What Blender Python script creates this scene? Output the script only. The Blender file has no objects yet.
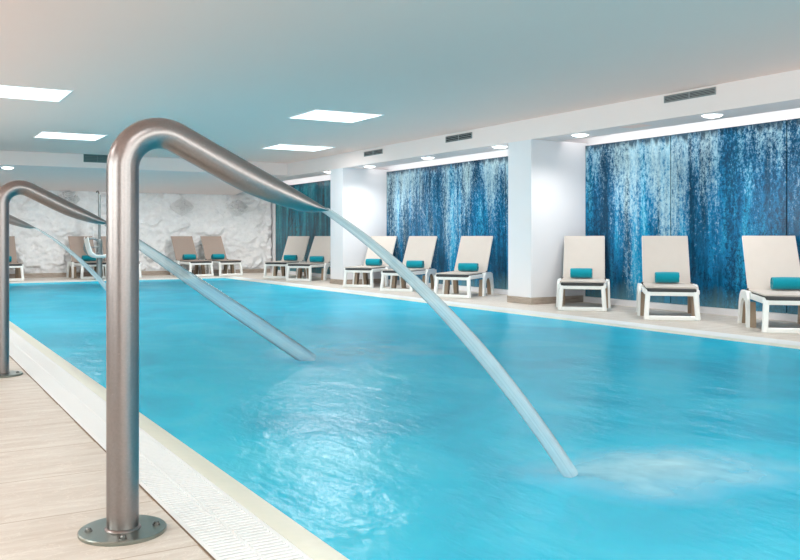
import bpy, bmesh, math, random
from mathutils import Vector, Matrix, noise

S = bpy.context.scene
COL = S.collection
R = math.radians
random.seed(7)

# ------------------------------------------------------------------ camera
cd = bpy.data.cameras.new('camera')
cam = bpy.data.objects.new('camera', cd)
COL.objects.link(cam)
cd.sensor_width = 36.0
cd.sensor_fit = 'HORIZONTAL'
cd.lens = 874.0 / 800.0 * 36.0
cd.shift_y = -(280.0 - 236.6) / 800.0
cd.clip_start = 0.05
cd.clip_end = 100
cam.location = (0, 0, 0.95)
cam.rotation_euler = (R(90), 0, -R(30.28))
S.camera = cam

# ------------------------------------------------------------------ world, exposure
W = bpy.data.worlds.new('world')
S.world = W
W.use_nodes = True
bg = W.node_tree.nodes['Background']
bg.inputs[0].default_value = (0.9, 0.95, 1.0, 1)
bg.inputs[1].default_value = 0.3
S.view_settings.view_transform = 'Standard'
S.view_settings.look = 'None'
S.view_settings.gamma = 1.0
S.view_settings.use_curve_mapping = False
S.view_settings.exposure = 0.29

PANEL_W = 22.0        # watts per ceiling light panel
SPOT_W = 68.0         # watts per recessed downlight

# added daylight lamps and windows in the unseen left and near walls, for brightness
WIN_Z0, WIN_Z1 = 0.75, 2.45
ADDED_WINDOWS = [('left', y, 2.3) for y in (-1.4, 1.3, 4.0, 6.7, 9.4, 12.1, 14.8)] + [('near', x, 2.3) for x in (-1.2, 1.8, 4.8, 7.2)]
WIN_W = 75.0          # watts per added daylight lamp
for side, c, w in ADDED_WINDOWS:
    ld = bpy.data.lights.new('window_daylight', 'AREA')
    ld.shape = 'RECTANGLE'
    ld.size, ld.size_y = w, WIN_Z1 - WIN_Z0
    ld.energy = WIN_W
    ld.color = (1.0, 0.968, 0.94)
    lo_ = bpy.data.objects.new('window_daylight', ld)
    COL.objects.link(lo_)
    zc = (WIN_Z0 + WIN_Z1) / 2
    if side == 'left':
        lo_.location = (-3.42, c, zc)
        lo_.rotation_euler = (0, -R(90), 0)
        ld.size, ld.size_y = WIN_Z1 - WIN_Z0, w
    else:
        lo_.location = (c, -3.42, zc)
        lo_.rotation_euler = (R(90), 0, 0)


# ------------------------------------------------------------------ node helpers
class NT:
    def __init__(self, name):
        self.m = bpy.data.materials.new(name)
        self.m.use_nodes = True
        self.t = self.m.node_tree
        self.b = self.t.nodes['Principled BSDF']
        self.out = self.t.nodes['Material Output']

    def n(self, kind, **kw):
        nd = self.t.nodes.new(kind)
        for k, v in kw.items():
            if k.startswith('i_'):
                key = k[2:]
                key = int(key) if key.isdigit() else key.replace('_', ' ')
                nd.inputs[key].default_value = v
            else:
                setattr(nd, k, v)
        return nd

    def l(self, a, b):
        self.t.links.new(a, b)

    def pos(self, scale=(1, 1, 1), loc=(0, 0, 0), world=True):
        g = self.n('ShaderNodeNewGeometry').outputs['Position'] if world else self.n('ShaderNodeTexCoord').outputs['Object']
        mp = self.n('ShaderNodeMapping')
        mp.inputs['Scale'].default_value = scale
        mp.inputs['Location'].default_value = loc
        self.l(g, mp.inputs[0])
        return mp.outputs[0]

    def noise(self, vec, scale, detail=4, rough=0.55, dist=0.0):
        nd = self.n('ShaderNodeTexNoise')
        nd.inputs['Scale'].default_value = scale
        nd.inputs['Detail'].default_value = detail
        nd.inputs['Roughness'].default_value = rough
        nd.inputs['Distortion'].default_value = dist
        self.l(vec, nd.inputs['Vector'])
        return nd.outputs['Fac']

    def ramp(self, fac, stops, interp='LINEAR'):
        nd = self.n('ShaderNodeValToRGB')
        nd.color_ramp.interpolation = interp
        el = nd.color_ramp.elements
        while len(el) < len(stops):
            el.new(0.5)
        for e, (p, c) in zip(el, stops):
            e.position = p
            e.color = (c[0], c[1], c[2], 1) if not isinstance(c, (int, float)) else (c, c, c, 1)
        self.l(fac, nd.inputs[0])
        return nd.outputs[0]

    def mix(self, a, b, fac, mode='MIX'):
        nd = self.n('ShaderNodeMix', data_type='RGBA', blend_type=mode)
        for sock, v in ((nd.inputs[6], a), (nd.inputs[7], b), (nd.inputs[0], fac)):
            if isinstance(v, (int, float)):
                sock.default_value = v
            elif isinstance(v, tuple):
                sock.default_value = (v[0], v[1], v[2], 1)
            else:
                self.l(v, sock)
        return nd.outputs[2]

    def math(self, op, a, b=0.0):
        nd = self.n('ShaderNodeMath', operation=op)
        for sock, v in ((nd.inputs[0], a), (nd.inputs[1], b)):
            if isinstance(v, (int, float)):
                sock.default_value = v
            else:
                self.l(v, sock)
        return nd.outputs[0]

    def bump(self, h, strength, dist=0.01):
        nd = self.n('ShaderNodeBump')
        nd.inputs['Strength'].default_value = strength
        nd.inputs['Distance'].default_value = dist
        self.l(h, nd.inputs['Height'])
        self.l(nd.outputs[0], self.b.inputs['Normal'])
        return nd.outputs[0]

    def set(self, col=None, rough=0.5, metal=0.0, spec=0.5):
        if col is not None:
            if isinstance(col, tuple):
                self.b.inputs['Base Color'].default_value = (col[0], col[1], col[2], 1)
            else:
                self.l(col, self.b.inputs['Base Color'])
        self.b.inputs['Roughness'].default_value = rough
        self.b.inputs['Metallic'].default_value = metal
        self.b.inputs['Specular IOR Level'].default_value = spec
        return self


def lin(r, g, b):
    f = lambda c: ((c / 255 + 0.055) / 1.055) ** 2.4 if c > 10 else c / 255 / 12.92
    return (f(r), f(g), f(b))


def plain(name, rgb, rough=0.5, metal=0.0, var=0.04, scale=14, bump=0.0):
    t = NT(name)
    c = lin(*rgb)
    v = t.pos(world=False)
    f = t.noise(v, scale)
    lo = tuple(x * (1 - var) for x in c)
    hi = tuple(min(1, x * (1 + var)) for x in c)
    t.set(t.mix(lo, hi, f), rough, metal)
    if bump:
        t.bump(t.noise(v, scale * 6), bump, 0.002)
    return t.m


def emitter(name, rgb, strength):
    t = NT(name)
    t.set((0.9, 0.9, 0.9), 0.4)
    t.b.inputs['Emission Color'].default_value = (*rgb, 1)
    t.b.inputs['Emission Strength'].default_value = strength
    return t.m


# ------------------------------------------------------------------ materials
M = {}


def build_materials():
    M['paint'] = plain('white_wall_paint', (236, 235, 238), 0.85, var=0.012, scale=3, bump=0.05)
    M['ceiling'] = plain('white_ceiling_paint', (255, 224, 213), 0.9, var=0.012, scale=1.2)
    M['plastic'] = plain('white_resin', (240, 242, 240), 0.35, var=0.01)
    M['taupe'] = plain('taupe_resin', (160, 138, 116), 0.5, var=0.05)
    M['dark'] = plain('dark_grey_resin', (48, 50, 52), 0.5, var=0.1)
    M['sling'] = sling('cream_sling', (206, 197, 189))
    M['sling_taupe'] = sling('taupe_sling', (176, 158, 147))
    M['towel'] = towel_mat()
    M['steel'] = steel_mat()
    M['steel_plate'] = plain('brushed_base_steel', (150, 158, 152), 0.28, 1.0, var=0.12, scale=20, bump=0.1)
    M['bolt'] = plain('bolt_steel', (120, 120, 118), 0.35, 1.0, var=0.2, scale=80)
    M['grate'] = plain('white_grating_plastic', (236, 240, 241), 0.45, var=0.01)
    M['channel'] = plain('gutter_channel', (70, 88, 94), 0.6)
    M['lip'] = lip_mat()
    M['joint'] = plain('joint_sealant', (120, 98, 78), 0.8, var=0.3, scale=30)
    M['deck'] = deck_mat()
    M['skirting'] = stone_strip()
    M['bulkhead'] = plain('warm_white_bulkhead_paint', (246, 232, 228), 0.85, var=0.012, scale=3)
    M['rock'] = rock_mat()
    M['basin'] = plain('pool_basin_mosaic', (40, 170, 200), 0.4, var=0.05, scale=8)
    M['water'] = water_mat()
    M['jet'] = jet_mat()
    M['jet_mist'] = jet_mat('misty_falling_water', 0.26, 0.40)
    M['foam'] = foam_mat()
    M['mural'] = mural_mat('waterfall_mural_print', 0.0)
    M['mural_teal'] = mural_mat('dark_teal_mural_print', 1.0)
    M['glass_edge'] = plain('dark_glass_edge', (20, 60, 62), 0.15, var=0.1)
    M['vent'] = plain('grey_vent_metal', (150, 154, 154), 0.5, var=0.05)
    M['vent_dark'] = plain('vent_duct_dark', (50, 54, 55), 0.8, var=0.05)
    M['vent_teal_back'] = plain('grey_green_vent_back', (84, 112, 112), 0.7, var=0.05)
    M['vent_teal'] = plain('grey_green_vent_metal', (110, 135, 135), 0.5, var=0.06)
    M['pane'] = pane_mat()
    M['panel_glow'] = emitter('light_panel_diffuser', (0.97, 0.99, 1.0), 1.6)
    M['lamp_glow'] = emitter('downlight_lens', (1.0, 0.985, 0.96), 6.0)
    M['trim_white'] = plain('white_trim', (244, 244, 244), 0.4, var=0.01)
    M['ornament'] = plain('silvered_relief', (232, 232, 232), 0.35, 0.4, var=0.15, scale=60)
    M['hoist_steel'] = plain('hoist_steel', (140, 150, 152), 0.35, 0.8, var=0.08)


def pane_mat():
    t = NT('clear_window_glass')
    t.t.nodes.remove(t.b)
    tr = t.n('ShaderNodeBsdfTransparent')
    tr.inputs['Color'].default_value = (0.94, 0.97, 0.96, 1)
    gl = t.n('ShaderNodeBsdfGlossy')
    gl.inputs['Roughness'].default_value = 0.02
    fr = t.n('ShaderNodeFresnel')
    fr.inputs['IOR'].default_value = 1.45
    mx = t.n('ShaderNodeMixShader')
    t.l(fr.outputs[0], mx.inputs[0])
    t.l(tr.outputs[0], mx.inputs[1])
    t.l(gl.outputs[0], mx.inputs[2])
    t.l(mx.outputs[0], t.out.inputs[0])
    return t.m


def sling(name, rgb):
    t = NT(name)
    c = lin(*rgb)
    v = t.pos(world=False)
    wv = t.n('ShaderNodeTexChecker')
    wv.inputs['Scale'].default_value = 260
    t.l(v, wv.inputs['Vector'])
    f = t.noise(v, 9)
    base = t.mix(tuple(x * 0.95 for x in c), tuple(min(1, x * 1.03) for x in c), f)
    t.set(t.mix(base, tuple(x * 0.9 for x in c), t.math('MULTIPLY', wv.outputs['Fac'], 0.5)), 0.75, 0, 0.25)
    return t.m


def towel_mat():
    t = NT('teal_terry_towel')
    v = t.pos(world=False)
    f = t.noise(v, 120, 3)
    c = lin(0, 142, 160)
    t.set(t.mix(tuple(x * 0.8 for x in c), tuple(x * 1.15 + 0.004 for x in c), f), 0.95, 0, 0.1)
    t.bump(f, 0.6, 0.004)
    t.b.inputs['Sheen Weight'].default_value = 0.3
    return t.m


def steel_mat():
    t = NT('brushed_stainless_steel')
    v = t.pos((30, 30, 30), world=False)
    f = t.noise(v, 4, 4)
    spots = t.noise(t.pos((1, 1, 1), world=False), 70, 2)
    c = t.mix(lin(132, 127, 126), lin(150, 144, 143), f)
    c = t.mix(c, lin(176, 170, 165), t.ramp(spots, [(0.70, 0.0), (0.76, 0.35)]))
    t.set(c, 0.27, 1.0)
    rg = t.n('ShaderNodeMapRange')
    rg.inputs['To Min'].default_value = 0.26
    rg.inputs['To Max'].default_value = 0.36
    t.l(f, rg.inputs['Value'])
    t.l(rg.outputs[0], t.b.inputs['Roughness'])
    t.bump(f, 0.02, 0.001)
    return t.m


def lip_mat():
    t = NT('beige_glazed_lip')
    v = t.pos((3, 8, 3))
    f = t.noise(v, 4)
    t.set(t.mix(lin(222, 226, 210), lin(236, 236, 222), f), 0.35)
    return t.m


def deck_mat():
    t = NT('travertine_deck_tiles')
    br = t.n('ShaderNodeTexBrick')
    br.offset = 0.5
    br.inputs['Scale'].default_value = 1.0
    br.inputs['Brick Width'].default_value = 1.60
    br.inputs['Row Height'].default_value = 0.52
    br.inputs['Mortar Size'].default_value = 0.0035
    br.inputs['Mortar Smooth'].default_value = 0.2
    br.inputs['Bias'].default_value = 0.0
    br.inputs['Color1'].default_value = (0.35, 0.35, 0.35, 1)
    br.inputs['Color2'].default_value = (0.65, 0.65, 0.65, 1)
    br.inputs['Mortar'].default_value = (0, 0, 0, 1)
    t.l(t.pos(loc=(-0.02, -0.04, 0)), br.inputs['Vector'])
    streak = t.noise(t.pos((1.2, 7, 1)), 2.2, 8, 0.62, 0.6)
    fine = t.noise(t.pos((20, 60, 20)), 3, 5, 0.7)
    vein = t.noise(t.pos((1.5, 3.0, 1)), 3.0, 9, 0.6, 1.6)
    c = t.ramp(streak, [(0.30, lin(200, 189, 177)), (0.5, lin(212, 204, 194)), (0.70, lin(224, 219, 210))])
    c = t.mix(c, lin(182, 166, 148), t.math('MULTIPLY', t.ramp(fine, [(0.55, 0.0), (0.75, 1.0)]), 0.35))
    c = t.mix(c, lin(240, 234, 224), t.math('MULTIPLY', t.ramp(vein, [(0.485, 0.0), (0.5, 1.0), (0.515, 0.0)]), 0.45))
    tone = t.mix(c, t.mix((1, 1, 1), br.outputs['Color'], 1.0), 0.12, 'SOFT_LIGHT')
    c = t.mix(tone, lin(168, 148, 126), t.math('MULTIPLY', br.outputs['Fac'], 0.8))
    t.set(c, 0.5)
    t.bump(t.math('SUBTRACT', t.math('MULTIPLY', fine, 0.25), br.outputs['Fac']), 0.25, 0.003)
    return t.m


def stone_strip():
    t = NT('beige_stone_skirting')
    f = t.noise(t.pos((2, 2, 14)), 3, 6, 0.6, 0.4)
    t.set(t.ramp(f, [(0.3, lin(152, 136, 122)), (0.55, lin(178, 163, 150)), (0.75, lin(196, 184, 172))]), 0.5)
    return t.m


def rock_mat():
    t = NT('whitewashed_rock')
    f = t.noise(t.pos((3, 3, 3)), 3, 8, 0.65)
    t.set(t.ramp(f, [(0.3, lin(238, 238, 239)), (0.7, lin(250, 250, 250))]), 0.85, 0, 0.2)
    v = t.n('ShaderNodeTexVoronoi', feature='F1')
    v.inputs['Scale'].default_value = 9
    t.l(t.pos((1, 1, 1.5)), v.inputs['Vector'])
    h = t.math('ADD', t.math('MULTIPLY', v.outputs['Distance'], 0.8), t.noise(t.pos(), 22, 6, 0.7))
    t.bump(h, 0.55, 0.03)
    return t.m


def water_bump(t):
    big = t.noise(t.pos((1.6, 1.0, 1)), 2.2, 3, 0.5, 0.4)
    mid = t.noise(t.pos((2.2, 1.0, 1)), 7.0, 4, 0.55, 0.6)
    fin = t.noise(t.pos((1.3, 1.0, 1)), 30.0, 3, 0.6, 0.4)
    h = t.math('ADD', t.math('ADD', big, t.math('MULTIPLY', mid, 0.30)), t.math('MULTIPLY', fin, 0.045))
    nd = t.n('ShaderNodeBump')
    nd.inputs['Strength'].default_value = 0.45
    nd.inputs['Distance'].default_value = 0.05
    t.l(h, nd.inputs['Height'])
    return nd.outputs[0], mid, fin


def water_mat():
    t = NT('turquoise_pool_water')
    t.t.nodes.remove(t.b)
    nrm, mid, fin = water_bump(t)
    cloud = t.noise(t.pos((1.0, 0.8, 1)), 1.1, 4, 0.55, 0.8)
    body = t.ramp(cloud, [(0.30, lin(4, 184, 222)), (0.52, lin(8, 203, 240)), (0.72, lin(62, 214, 244))])
    dif = t.n('ShaderNodeBsdfDiffuse')
    t.l(body, dif.inputs['Color'])
    tr = t.n('ShaderNodeBsdfTransparent')
    tr.inputs['Color'].default_value = (*lin(90, 220, 240), 1)
    m1 = t.n('ShaderNodeMixShader')
    m1.inputs[0].default_value = 0.88
    t.l(tr.outputs[0], m1.inputs[1])
    t.l(dif.outputs[0], m1.inputs[2])
    gl = t.n('ShaderNodeBsdfGlossy')
    gl.inputs['Roughness'].default_value = 0.22
    gl.inputs['Color'].default_value = (0.9, 0.95, 1, 1)
    t.l(nrm, gl.inputs['Normal'])
    fr = t.n('ShaderNodeFresnel')
    fr.inputs['IOR'].default_value = 1.33
    t.l(nrm, fr.inputs['Normal'])
    m2 = t.n('ShaderNodeMixShader')
    t.l(t.math('MULTIPLY', fr.outputs[0], 0.23), m2.inputs[0])
    t.l(m1.outputs[0], m2.inputs[1])
    t.l(gl.outputs[0], m2.inputs[2])
    t.l(m2.outputs[0], t.out.inputs[0])
    return t.m


def jet_mat(name='falling_water', a0=0.46, a1=0.68):
    t = NT(name)
    t.t.nodes.remove(t.b)
    uv = t.n('ShaderNodeUVMap')
    mp = t.n('ShaderNodeMapping')
    mp.inputs['Scale'].default_value = (22, 0.9, 1)
    t.l(uv.outputs[0], mp.inputs[0])
    f = t.noise(mp.outputs[0], 1.5, 3, 0.5)
    dif = t.n('ShaderNodeBsdfDiffuse')
    t.l(t.mix(lin(214, 232, 238), lin(244, 250, 252), f), dif.inputs['Color'])
    trl = t.n('ShaderNodeBsdfTranslucent')
    trl.inputs['Color'].default_value = (*lin(236, 246, 250), 1)
    md = t.n('ShaderNodeMixShader')
    md.inputs[0].default_value = 0.45
    t.l(dif.outputs[0], md.inputs[1])
    t.l(trl.outputs[0], md.inputs[2])
    tr = t.n('ShaderNodeBsdfTransparent')
    tr.inputs['Color'].default_value = (0.86, 0.95, 0.97, 1)
    m1 = t.n('ShaderNodeMixShader')
    t.l(t.ramp(f, [(0.25, a0), (0.75, a1)]), m1.inputs[0])
    t.l(tr.outputs[0], m1.inputs[1])
    t.l(md.outputs[0], m1.inputs[2])
    gl = t.n('ShaderNodeBsdfGlossy')
    gl.inputs['Roughness'].default_value = 0.15
    fr = t.n('ShaderNodeFresnel')
    fr.inputs['IOR'].default_value = 1.2
    m2 = t.n('ShaderNodeMixShader')
    t.l(fr.outputs[0], m2.inputs[0])
    t.l(m1.outputs[0], m2.inputs[1])
    t.l(gl.outputs[0], m2.inputs[2])
    t.l(m2.outputs[0], t.out.inputs[0])
    return t.m


def foam_mat():
    t = NT('aerated_foam')
    t.t.nodes.remove(t.b)
    uv = t.n('ShaderNodeUVMap')
    sep = t.n('ShaderNodeSeparateXYZ')
    t.l(uv.outputs[0], sep.inputs[0])
    f = t.noise(t.pos((1.2, 1.0, 1)), 3.2, 4, 0.5, 0.3)
    fl = t.ramp(f, [(0.28, 0.30), (0.68, 1.0)])
    a = t.math('MINIMUM', t.math('MULTIPLY', fl, sep.outputs[0]), 0.8)
    dif = t.n('ShaderNodeBsdfDiffuse')
    dif.inputs['Color'].default_value = (*lin(196, 238, 248), 1)
    tr = t.n('ShaderNodeBsdfTransparent')
    m1 = t.n('ShaderNodeMixShader')
    t.l(a, m1.inputs[0])
    t.l(tr.outputs[0], m1.inputs[1])
    t.l(dif.outputs[0], m1.inputs[2])
    t.l(m1.outputs[0], t.out.inputs[0])
    return t.m


def mural_mat(name, teal):
    t = NT(name)
    c1 = t.noise(t.pos((1, 1, 0.10)), 2.4, 5, 0.6, 0.2)
    c2 = t.noise(t.pos((1, 1, 0.14), (4, 9, 1)), 2.0, 3, 0.5, 0.35)
    s2 = t.noise(t.pos((1, 1, 0.13), (3, 8, 1)), 11.0, 6, 0.62, 0.3)
    grain = t.noise(t.pos((1, 1, 0.6), (1, 5, 2)), 26.0, 7, 0.80, 0.3)
    dots = t.noise(t.pos((1, 1, 0.9), (6, 2, 2)), 90.0, 2, 0.6)
    g = t.n('ShaderNodeNewGeometry')
    sep = t.n('ShaderNodeSeparateXYZ')
    t.l(g.outputs['Position'], sep.inputs[0])
    z = t.math('DIVIDE', sep.outputs[2], 2.27)

    def term(f, k, mid=0.5):
        return t.math('MULTIPLY', t.math('SUBTRACT', f, mid), k)
    bv = t.math('ADD', t.math('ADD', term(c1, 1.5), term(s2, 0.7)), 0.5)
    if teal:
        base = t.ramp(bv, [(0.15, lin(6, 30, 38)), (0.36, lin(8, 66, 80)), (0.52, lin(12, 104, 126)), (0.68, lin(40, 140, 150)), (0.88, lin(96, 172, 172))])
        wcol, dcol, amt, off = lin(110, 170, 176), lin(6, 34, 42), 0.45, -0.42
    else:
        base = t.ramp(bv, [(0.15, lin(8, 40, 58)), (0.36, lin(8, 72, 104)), (0.54, lin(10, 108, 156)), (0.72, lin(28, 150, 196)), (0.92, lin(104, 190, 208))])
        wcol, dcol, amt, off = lin(186, 216, 222), lin(8, 46, 72), 0.88, -0.04
    # dark grain
    dk = t.math('ADD', t.math('ADD', term(grain, -2.6), term(c2, -1.6)), term(dots, -1.2))
    c = t.mix(base, dcol, t.math('MULTIPLY', t.ramp(dk, [(-0.05, 0.0), (0.38, 1.0)]), 0.86))
    # pale spray, dense in some columns and towards the head of the fall
    w = t.math('ADD', t.math('ADD', term(grain, 3.2), term(dots, 1.5)), t.math('ADD', t.math('ADD', term(s2, 1.2), term(c2, 2.7)), t.math('ADD', term(z, 1.15, 0.62), off)))
    c = t.mix(c, wcol, t.math('MULTIPLY', t.ramp(w, [(-0.0, 0.0), (0.45, 0.6), (1.0, 1.0)]), amt))
    # dark ragged rim at the head of the fall, pale mist at the foot
    rim = t.math('ADD', z, term(s2, 0.20))
    c = t.mix(c, lin(8, 38, 58), t.math('MULTIPLY', t.ramp(rim, [(0.955, 0.0), (0.99, 1.0)]), 0.85))
    foot = t.math('ADD', z, term(c1, 0.25))
    c = t.mix(c, lin(120, 166, 172), t.math('MULTIPLY', t.ramp(foot, [(0.03, 1.0), (0.15, 0.0)]), 0.5))
    t.set(c, 0.18, 0, 0.22)
    return t.m


build_materials()


# ------------------------------------------------------------------ mesh helpers
class MB:
    def __init__(self):
        self.bm = bmesh.new()
        self.uv = None

    def box(self, lo, hi, bevel=0.0, seg=1, mat=None, rot=None):
        c = [(a + b) / 2 for a, b in zip(lo, hi)]
        s = [abs(b - a) for a, b in zip(lo, hi)]
        r = bmesh.ops.create_cube(self.bm, size=1.0)
        vs = r['verts']
        bmesh.ops.scale(self.bm, vec=s, verts=vs)
        if bevel:
            es = list({e for v in vs for e in v.link_edges})
            q = bmesh.ops.bevel(self.bm, geom=es, offset=min(bevel, min(s) * 0.45), segments=seg, affect='EDGES', profile=0.5)
            vs = list({v for f in q['faces'] for v in f.verts} | {v for v in vs if v.is_valid})
        m = Matrix.Translation(c)
        if rot is not None:
            m = m @ rot
        if mat is not None:
            m = mat @ m
        bmesh.ops.transform(self.bm, matrix=m, verts=vs)
        return self

    def bar(self, p, q, w, h, bevel=0.004, up=(0, 0, 1)):
        """rectangular bar from p to q: w sideways, h along 'up'"""
        p, q = Vector(p), Vector(q)
        d = q - p
        L = d.length
        y = d.normalized()
        x = y.cross(Vector(up))
        if x.length < 1e-5:
            x = Vector((1, 0, 0))
        x.normalize()
        z = x.cross(y)
        m = Matrix((x, y, z)).transposed().to_4x4()
        m.translation = (p + q) / 2
        return self.box((-w / 2, -L / 2, -h / 2), (w / 2, L / 2, h / 2), bevel, 1, m)

    def loft(self, rings, closed=True, cap=True, uv=False):
        """rings of points in order"""
        bm = self.bm
        vr = [[bm.verts.new(p) for p in ring] for ring in rings]
        n = len(vr[0])
        lay = None
        if uv:
            lay = bm.loops.layers.uv.verify()
        for i in range(len(vr) - 1):
            for j in range(n if closed else n - 1):
                k = (j + 1) % n
                f = bm.faces.new((vr[i][j], vr[i][k], vr[i + 1][k], vr[i + 1][j]))
                f.smooth = True
                if lay:
                    for lp, (u, v) in zip(f.loops, ((j / n, i), ((j + 1) / n, i), ((j + 1) / n, i + 1), (j / n, i + 1))):
                        lp[lay].uv = (u, v / len(vr))
        if cap and closed:
            bm.faces.new(list(reversed(vr[0])))
            bm.faces.new(vr[-1])
        return self

    def tube(self, pts, rad, n=16, cap=True):
        pts = [Vector(p) for p in pts]
        rings = []
        T0 = (pts[1] - pts[0]).normalized()
        ref = Vector((0, 1, 0)) if abs(T0.y) < 0.9 else Vector((1, 0, 0))
        X = T0.cross(ref).normalized()
        for i, p in enumerate(pts):
            if i == 0:
                T = pts[1] - p
            elif i == len(pts) - 1:
                T = p - pts[i - 1]
            else:
                T = (pts[i + 1] - p).normalized() + (p - pts[i - 1]).normalized()
            T.normalize()
            X = (X - T * X.dot(T)).normalized()
            Y = T.cross(X)
            r = rad[i] if isinstance(rad, (list, tuple)) else rad
            rings.append([p + X * (r * math.cos(2 * math.pi * k / n)) + Y * (r * math.sin(2 * math.pi * k / n)) for k in range(n)])
        return self.loft(rings, True, cap)

    def lathe(self, prof, n=32, axis_m=None):
        """profile of (r, z)"""
        rings = [[Vector((r * math.cos(2 * math.pi * k / n), r * math.sin(2 * math.pi * k / n), z)) for k in range(n)] for r, z in prof]
        if axis_m is not None:
            rings = [[axis_m @ p for p in ring] for ring in rings]
        return self.loft(rings, True, True)

    def build(self, name, mat, parent=None, loc=(0, 0, 0), angle=35, smooth=None):
        bmesh.ops.recalc_face_normals(self.bm, faces=self.bm.faces[:])
        me = bpy.data.meshes.new(name)
        lim = R(angle)
        for e in self.bm.edges:
            if len(e.link_faces) == 2:
                e.smooth = e.calc_face_angle(0) < lim
        for f in self.bm.faces:
            f.smooth = True if smooth is None else smooth
        self.bm.to_mesh(me)
        self.bm.free()
        me.materials.append(M[mat] if isinstance(mat, str) else mat)
        o = bpy.data.objects.new(name, me)
        COL.objects.link(o)
        o.location = loc
        if parent is not None:
            o.parent = parent
        return o


def tag(o, label=None, cat=None, group=None, kind=None):
    if label:
        o['label'] = label
    if cat:
        o['category'] = cat
    if group:
        o['group'] = group
    if kind:
        o['kind'] = kind
    return o


def empty(name, loc=(0, 0, 0), rz=0.0):
    o = bpy.data.objects.new(name, None)
    o.empty_display_size = 0.2
    COL.objects.link(o)
    o.location = loc
    o.rotation_euler = (0, 0, rz)
    return o


def copy_tree(o, parent=None):
    c = o.copy()
    COL.objects.link(c)
    if parent is not None:
        c.parent = parent
    for ch in list(o.children):
        copy_tree(ch, c)
    return c


def struct(name, boxes, mat, bevel=0.0, label=None):
    m = MB()
    for lo, hi in boxes:
        m.box(lo, hi, bevel)
    o = m.build(name, mat)
    o['kind'] = 'structure'
    return o


def quad_strip(m, pts_a, pts_b):
    """sheet between two polylines"""
    m.loft([pts_a, pts_b], closed=False, cap=False)
    return m


# ------------------------------------------------------------------ room shell
CE = 2.60            # main ceiling
SO = 2.31            # alcove soffit
XF = 7.75            # bulkhead and pier face
XW = 8.80            # right wall
YF = 21.85           # rock wall
XL, YN = -3.2, -3.2  # unseen left and near walls
PX0, PX1, PY0, PY1 = 1.19, 6.70, -1.4, 19.55   # water edge
LIP = 0.11
GX0, GX1, GY1, GY0 = 0.825, 7.10, 19.94, -1.8   # outside of the gratings

struct('floor', [((XL, YN, -0.12), (GX0, YF + 0.2, 0)), ((GX1, YN, -0.12), (XW, YF + 0.2, 0)),
                 ((GX0, GY1, -0.12), (GX1, YF + 0.2, 0)), ((GX0, YN, -0.12), (GX1, GY0, 0))], 'deck')
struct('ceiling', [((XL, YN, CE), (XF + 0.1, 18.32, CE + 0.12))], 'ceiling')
def wall_with_openings(name, side, lo, hi, ops):
    """wall strip along y (left) or x (near) with window openings cut out of it"""
    bx = []
    def add(a0, a1, z0, z1):
        if a1 - a0 < 1e-4:
            return
        bx.append(((XL - 0.15, a0, z0), (XL, a1, z1)) if side == 'left' else ((a0, YN - 0.15, z0), (a1, YN, z1)))
    add(lo, hi, -0.1, WIN_Z0)
    add(lo, hi, WIN_Z1, CE + 0.12)
    p = lo
    for c, w in ops:
        add(p, c - w / 2, WIN_Z0, WIN_Z1)
        p = c + w / 2
    add(p, hi, WIN_Z0, WIN_Z1)
    return struct(name, bx, 'paint')

wall_with_openings('wall_left', 'left', YN, YF + 0.2, [(c, w) for sd, c, w in ADDED_WINDOWS if sd == 'left'])
wall_with_openings('wall_near', 'near', XL - 0.15, XW + 0.15, [(c, w) for sd, c, w in ADDED_WINDOWS if sd == 'near'])
for i, (side, c, w) in enumerate(ADDED_WINDOWS):  # added windows, unseen, framing the extra daylight lamps
    root = empty('window_%d' % (i + 1), (XL - 0.10, c, WIN_Z0) if side == 'left' else (c, YN - 0.10, WIN_Z0), 0 if side == 'left' else R(90))
    root['kind'] = 'structure'
    f = MB()
    h = WIN_Z1 - WIN_Z0
    t = 0.05
    f.box((-0.03, -w / 2, 0), (0.03, w / 2, t)).box((-0.03, -w / 2, h - t), (0.03, w / 2, h))
    f.box((-0.03, -w / 2, t), (0.03, -w / 2 + t, h - t)).box((-0.03, w / 2 - t, t), (0.03, w / 2, h - t)).box((-0.025, -0.02, t), (0.025, 0.02, h - t))
    f.build('window_frame', 'trim_white', root)
    MB().box((-0.004, -w / 2 + t, t), (0.004, w / 2 - t, h - t)).build('pane', 'pane', root)
struct('wall_right', [((XW, YN, -0.1), (XW + 0.15, YF + 0.2, 2.75))], 'paint')

# dropped bulkhead with the soffit over the alcoves, open cove slot along the wall
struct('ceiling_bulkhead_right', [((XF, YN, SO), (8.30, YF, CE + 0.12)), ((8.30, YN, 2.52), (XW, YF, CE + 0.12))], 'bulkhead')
# far bulkhead: vertical face, then a ceiling that slopes down to the rock wall
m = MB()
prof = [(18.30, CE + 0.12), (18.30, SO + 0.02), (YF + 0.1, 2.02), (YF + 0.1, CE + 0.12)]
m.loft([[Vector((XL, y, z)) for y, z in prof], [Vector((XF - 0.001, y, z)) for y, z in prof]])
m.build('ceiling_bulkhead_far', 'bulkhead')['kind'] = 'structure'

# strip lights added out of sight in the cove slot to brighten the wall
COVE_W = 9.0
for a, b in ((4.6, 9.6), (10.2, 15.5), (16.1, 21.4)):
    ld = bpy.data.lights.new('cove_strip', 'AREA')
    ld.shape = 'RECTANGLE'
    ld.size, ld.size_y = 0.06, b - a
    ld.energy = COVE_W
    ld.color = (1.0, 0.97, 0.94)
    lo_ = bpy.data.objects.new('cove_strip', ld)
    COL.objects.link(lo_)
    lo_.location = (8.36, (a + b) / 2, 2.48)
    lo_.rotation_euler = (0, -R(60), 0)

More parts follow.
